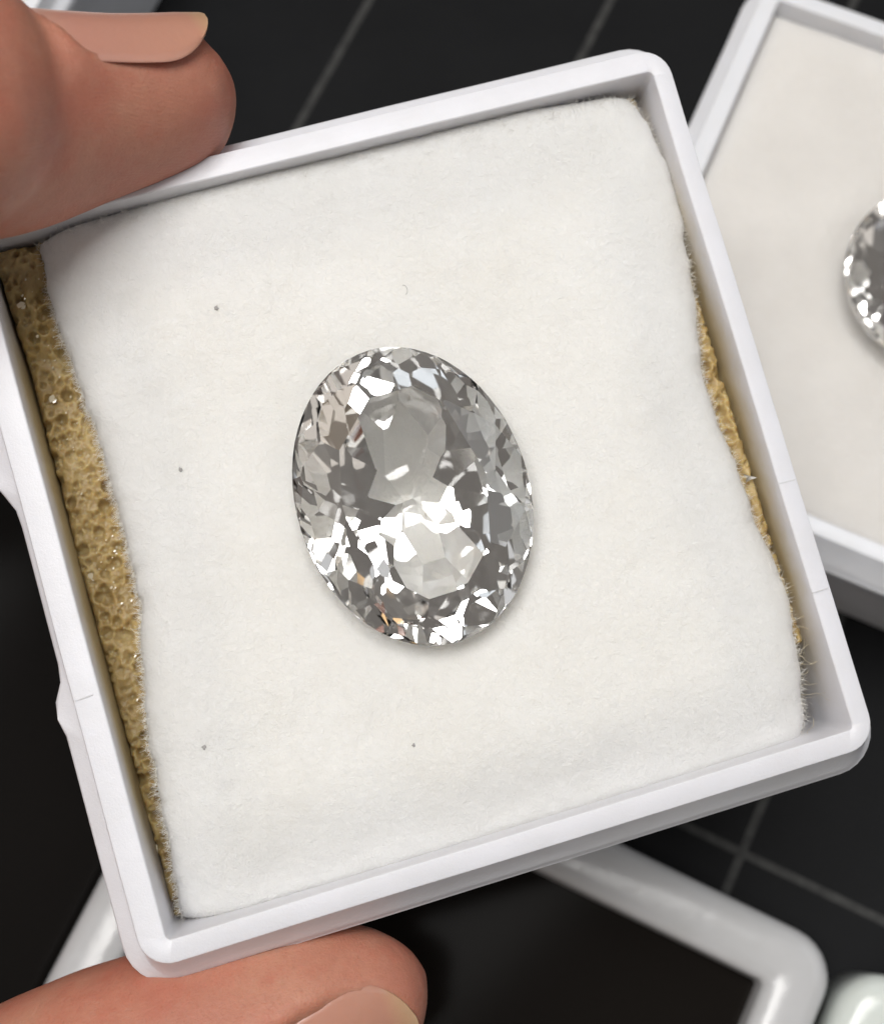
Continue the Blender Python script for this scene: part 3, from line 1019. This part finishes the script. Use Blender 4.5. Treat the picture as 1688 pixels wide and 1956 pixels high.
from mathutils.bvhtree import BVHTree
class Nail:
    """plate fitted to the finger it grows on: origin at the cuticle, d towards the free edge, u outward"""
    def __init__(s, bvh, origin, end, u, half, over=0.0):
        origin, end = Vector(origin), Vector(end)
        d = (end - origin); s.L = d.length; d = d.normalized()
        u = (Vector(u) - d * Vector(u).dot(d)).normalized()
        s.o, s.d, s.u = np.array(origin), np.array(d), np.array(u)
        s.l = np.cross(s.d, s.u)
        s.h, s.over = half, over
        rows, rhs = [], []
        for a in np.linspace(0.02, 0.80, 14):
            for w in np.linspace(-0.95, 0.95, 13) * half:
                p = Vector(s.o + s.d * a * s.L + s.l * w + s.u * 1.2)
                hit = bvh.ray_cast(p, Vector(-s.u), 2.2)
                if hit[0] is not None and hit[1].dot(Vector(s.u)) > 0.12:
                    rows.append(s.basis(a, w)); rhs.append(float((np.array(hit[0]) - s.o) @ s.u))
        s.k = np.linalg.lstsq(np.array(rows), np.array(rhs), rcond=None)[0]
    def basis(s, a, w):
        a, w = np.asarray(a, float), np.asarray(w, float)
        return np.stack([np.ones_like(a + w), a + 0 * w, a * a + 0 * w, w * w + 0 * a, w ** 4 + 0 * a], -1)
    def half_at(s, a):
        a = np.asarray(a, float)
        base = np.sqrt(np.clip(1 - ((0.30 - np.minimum(a, 0.30)) / 0.30) ** 2, 0.0, 1)) ** 0.8
        tip = np.clip(1 - ((np.maximum(a, 0.60) - 0.60) / 0.405) ** 2.4, 0.0, 1) ** 0.5
        return s.h * base * tip
    def surf(s, a, w):
        a = np.asarray(a, float)
        ac = np.minimum(a, 0.86)
        z = s.basis(ac, w) @ s.k
        # past the finger the plate runs on almost straight
        g_ = (s.basis(np.full_like(a, 0.86), w) - s.basis(np.full_like(a, 0.76), w)) @ s.k / 0.1
        return z + (a - ac) * g_ * 0.7 + 0.012 * np.clip(a, 0, 1) + s.over * np.clip((a - 0.5) / 0.5, 0, 1)
    def carve(s, V, N):
        q = V - s.o
        a, w, h = (q @ s.d) / s.L, q @ s.l, q @ s.u
        hw = np.maximum(s.half_at(np.clip(a, 0, 1)), 1e-4)
        sf = s.surf(np.clip(a, -0.1, 1.0), np.clip(w, -s.h * 1.1, s.h * 1.1))
        near = (np.abs(h - sf) < 0.20) & (N @ s.u > 0.02)
        ins = near & (a > -0.02) & (a < 1.02) & (np.abs(w) < hw * 1.02)
        t_ = np.clip(np.minimum((hw - np.abs(w)) / 0.06, (a + 0.02) * s.L / 0.06), 0, 1)
        t_ = t_ * t_ * (3 - 2 * t_)
        tgt = sf + 0.016 - 0.055 * t_
        V[ins] += ((np.minimum(tgt, h + 0.02) - h))[ins][:, None] * s.u
        ex = np.where(a < 0.03, (0.03 - a) * s.L, 0.0)
        side = np.maximum(np.abs(w) - hw, 0.0)
        dist = np.hypot(ex, side)
        fold = near & ~ins & (a < 0.86) & (dist < 0.18)
        wgt = np.exp(-((dist - 0.05) / 0.10) ** 2) * np.clip((0.86 - a) / 0.3, 0, 1)
        wgt = wgt * np.clip((0.20 - np.abs(h - sf)) / 0.08, 0, 1) * np.clip((N @ s.u - 0.02) / 0.3, 0, 1)
        V[fold] += (0.03 * wgt)[fold][:, None] * N[fold]
        return V
    def build(s):
        na, nw = 44, 23
        vt, al = [], []
        for i in range(na):
            a = 0.004 + 0.994 * i / (na - 1)
            hw = float(s.half_at(a))
            w = hw * np.linspace(-1, 1, nw)
            z = s.surf(np.full(nw, a), w)
            for k in range(nw):
                vt.append(s.o + s.d * a * s.L + s.l * w[k] + s.u * z[k]); al.append(a)
        n = na * nw
        vb = [v - s.u * 0.013 for v in vt]
        F_ = grid_faces(nw, na) + grid_faces(nw, na, n, True)
        lp = [i for i in range(nw)] + [j * nw + nw - 1 for j in range(1, na)] + [(na - 1) * nw + i for i in range(nw - 2, -1, -1)] + [j * nw for j in range(na - 2, 0, -1)]
        for a, b in zip(lp, lp[1:] + lp[:1]):
            F_.append((b, a, a + n, b + n))
        o = mesh_obj('fingernail', vt + vb, F_, M_NAIL, hand, True, 60)
        at = o.data.attributes.new('along', 'FLOAT', 'POINT')
        at.data.foreach_set('value', al + al)
        return o

HN = np.empty(len(me2.vertices) * 3)
me2.vertices.foreach_get('normal', HN)
HN = HN.reshape(-1, 3)
bvh = BVHTree.FromPolygons([Vector(v) for v in HV], [tuple(p.vertices) for p in me2.polygons])
def axis_at(st, f):
    i = min(int(f), len(st) - 2)
    return st[i] + (st[i + 1] - st[i]) * (f - i)
ui, ut = Vector((-0.05, 0.84, 0.54)).normalized(), Vector((0.12, -0.55, 0.83)).normalized()
ia = [c for c, u_, h_ in idx_st]
ta = [q[0] for q in tst]
nail_i = Nail(bvh, axis_at(ia, 11.0) + ui * 0.52, axis_at(ia, 3.6) + ui * 0.34, ui, 0.37, 0.015)
nail_t = Nail(bvh, axis_at(ta, 8.4) + ut * 0.5, axis_at(ta, 3.2) + ut * 0.34, ut, 0.43, 0.0)
for nl in (nail_i, nail_t):
    HV = nl.carve(HV, HN)
bmh = bmesh.new(); bmh.from_mesh(me2); bmh.verts.ensure_lookup_table()
for v, c in zip(bmh.verts, HV):
    v.co = c
for nl in (nail_i, nail_t):
    q = HV - nl.o
    a_, w_, h_ = (q @ nl.d) / nl.L, q @ nl.l, q @ nl.u
    sel = np.argwhere((a_ > -0.3) & (a_ < 1.2) & (np.abs(w_) < nl.h * 1.7) & (h_ > -0.6)).ravel()
    vs = [bmh.verts[i] for i in sel]
    for _ in range(3):
        bmesh.ops.smooth_vert(bmh, verts=vs, factor=0.5, use_axis_x=True, use_axis_y=True, use_axis_z=True)
bmh.to_mesh(me2); bmh.free()
me2.polygons.foreach_set('use_smooth', [True] * len(me2.polygons))
me2.update()
hand.matrix_world = BOX_M
nail_i.build(); nail_t.build()
tag(hand, 'left hand pinching the gem box between thumb below and index finger above', 'hand')
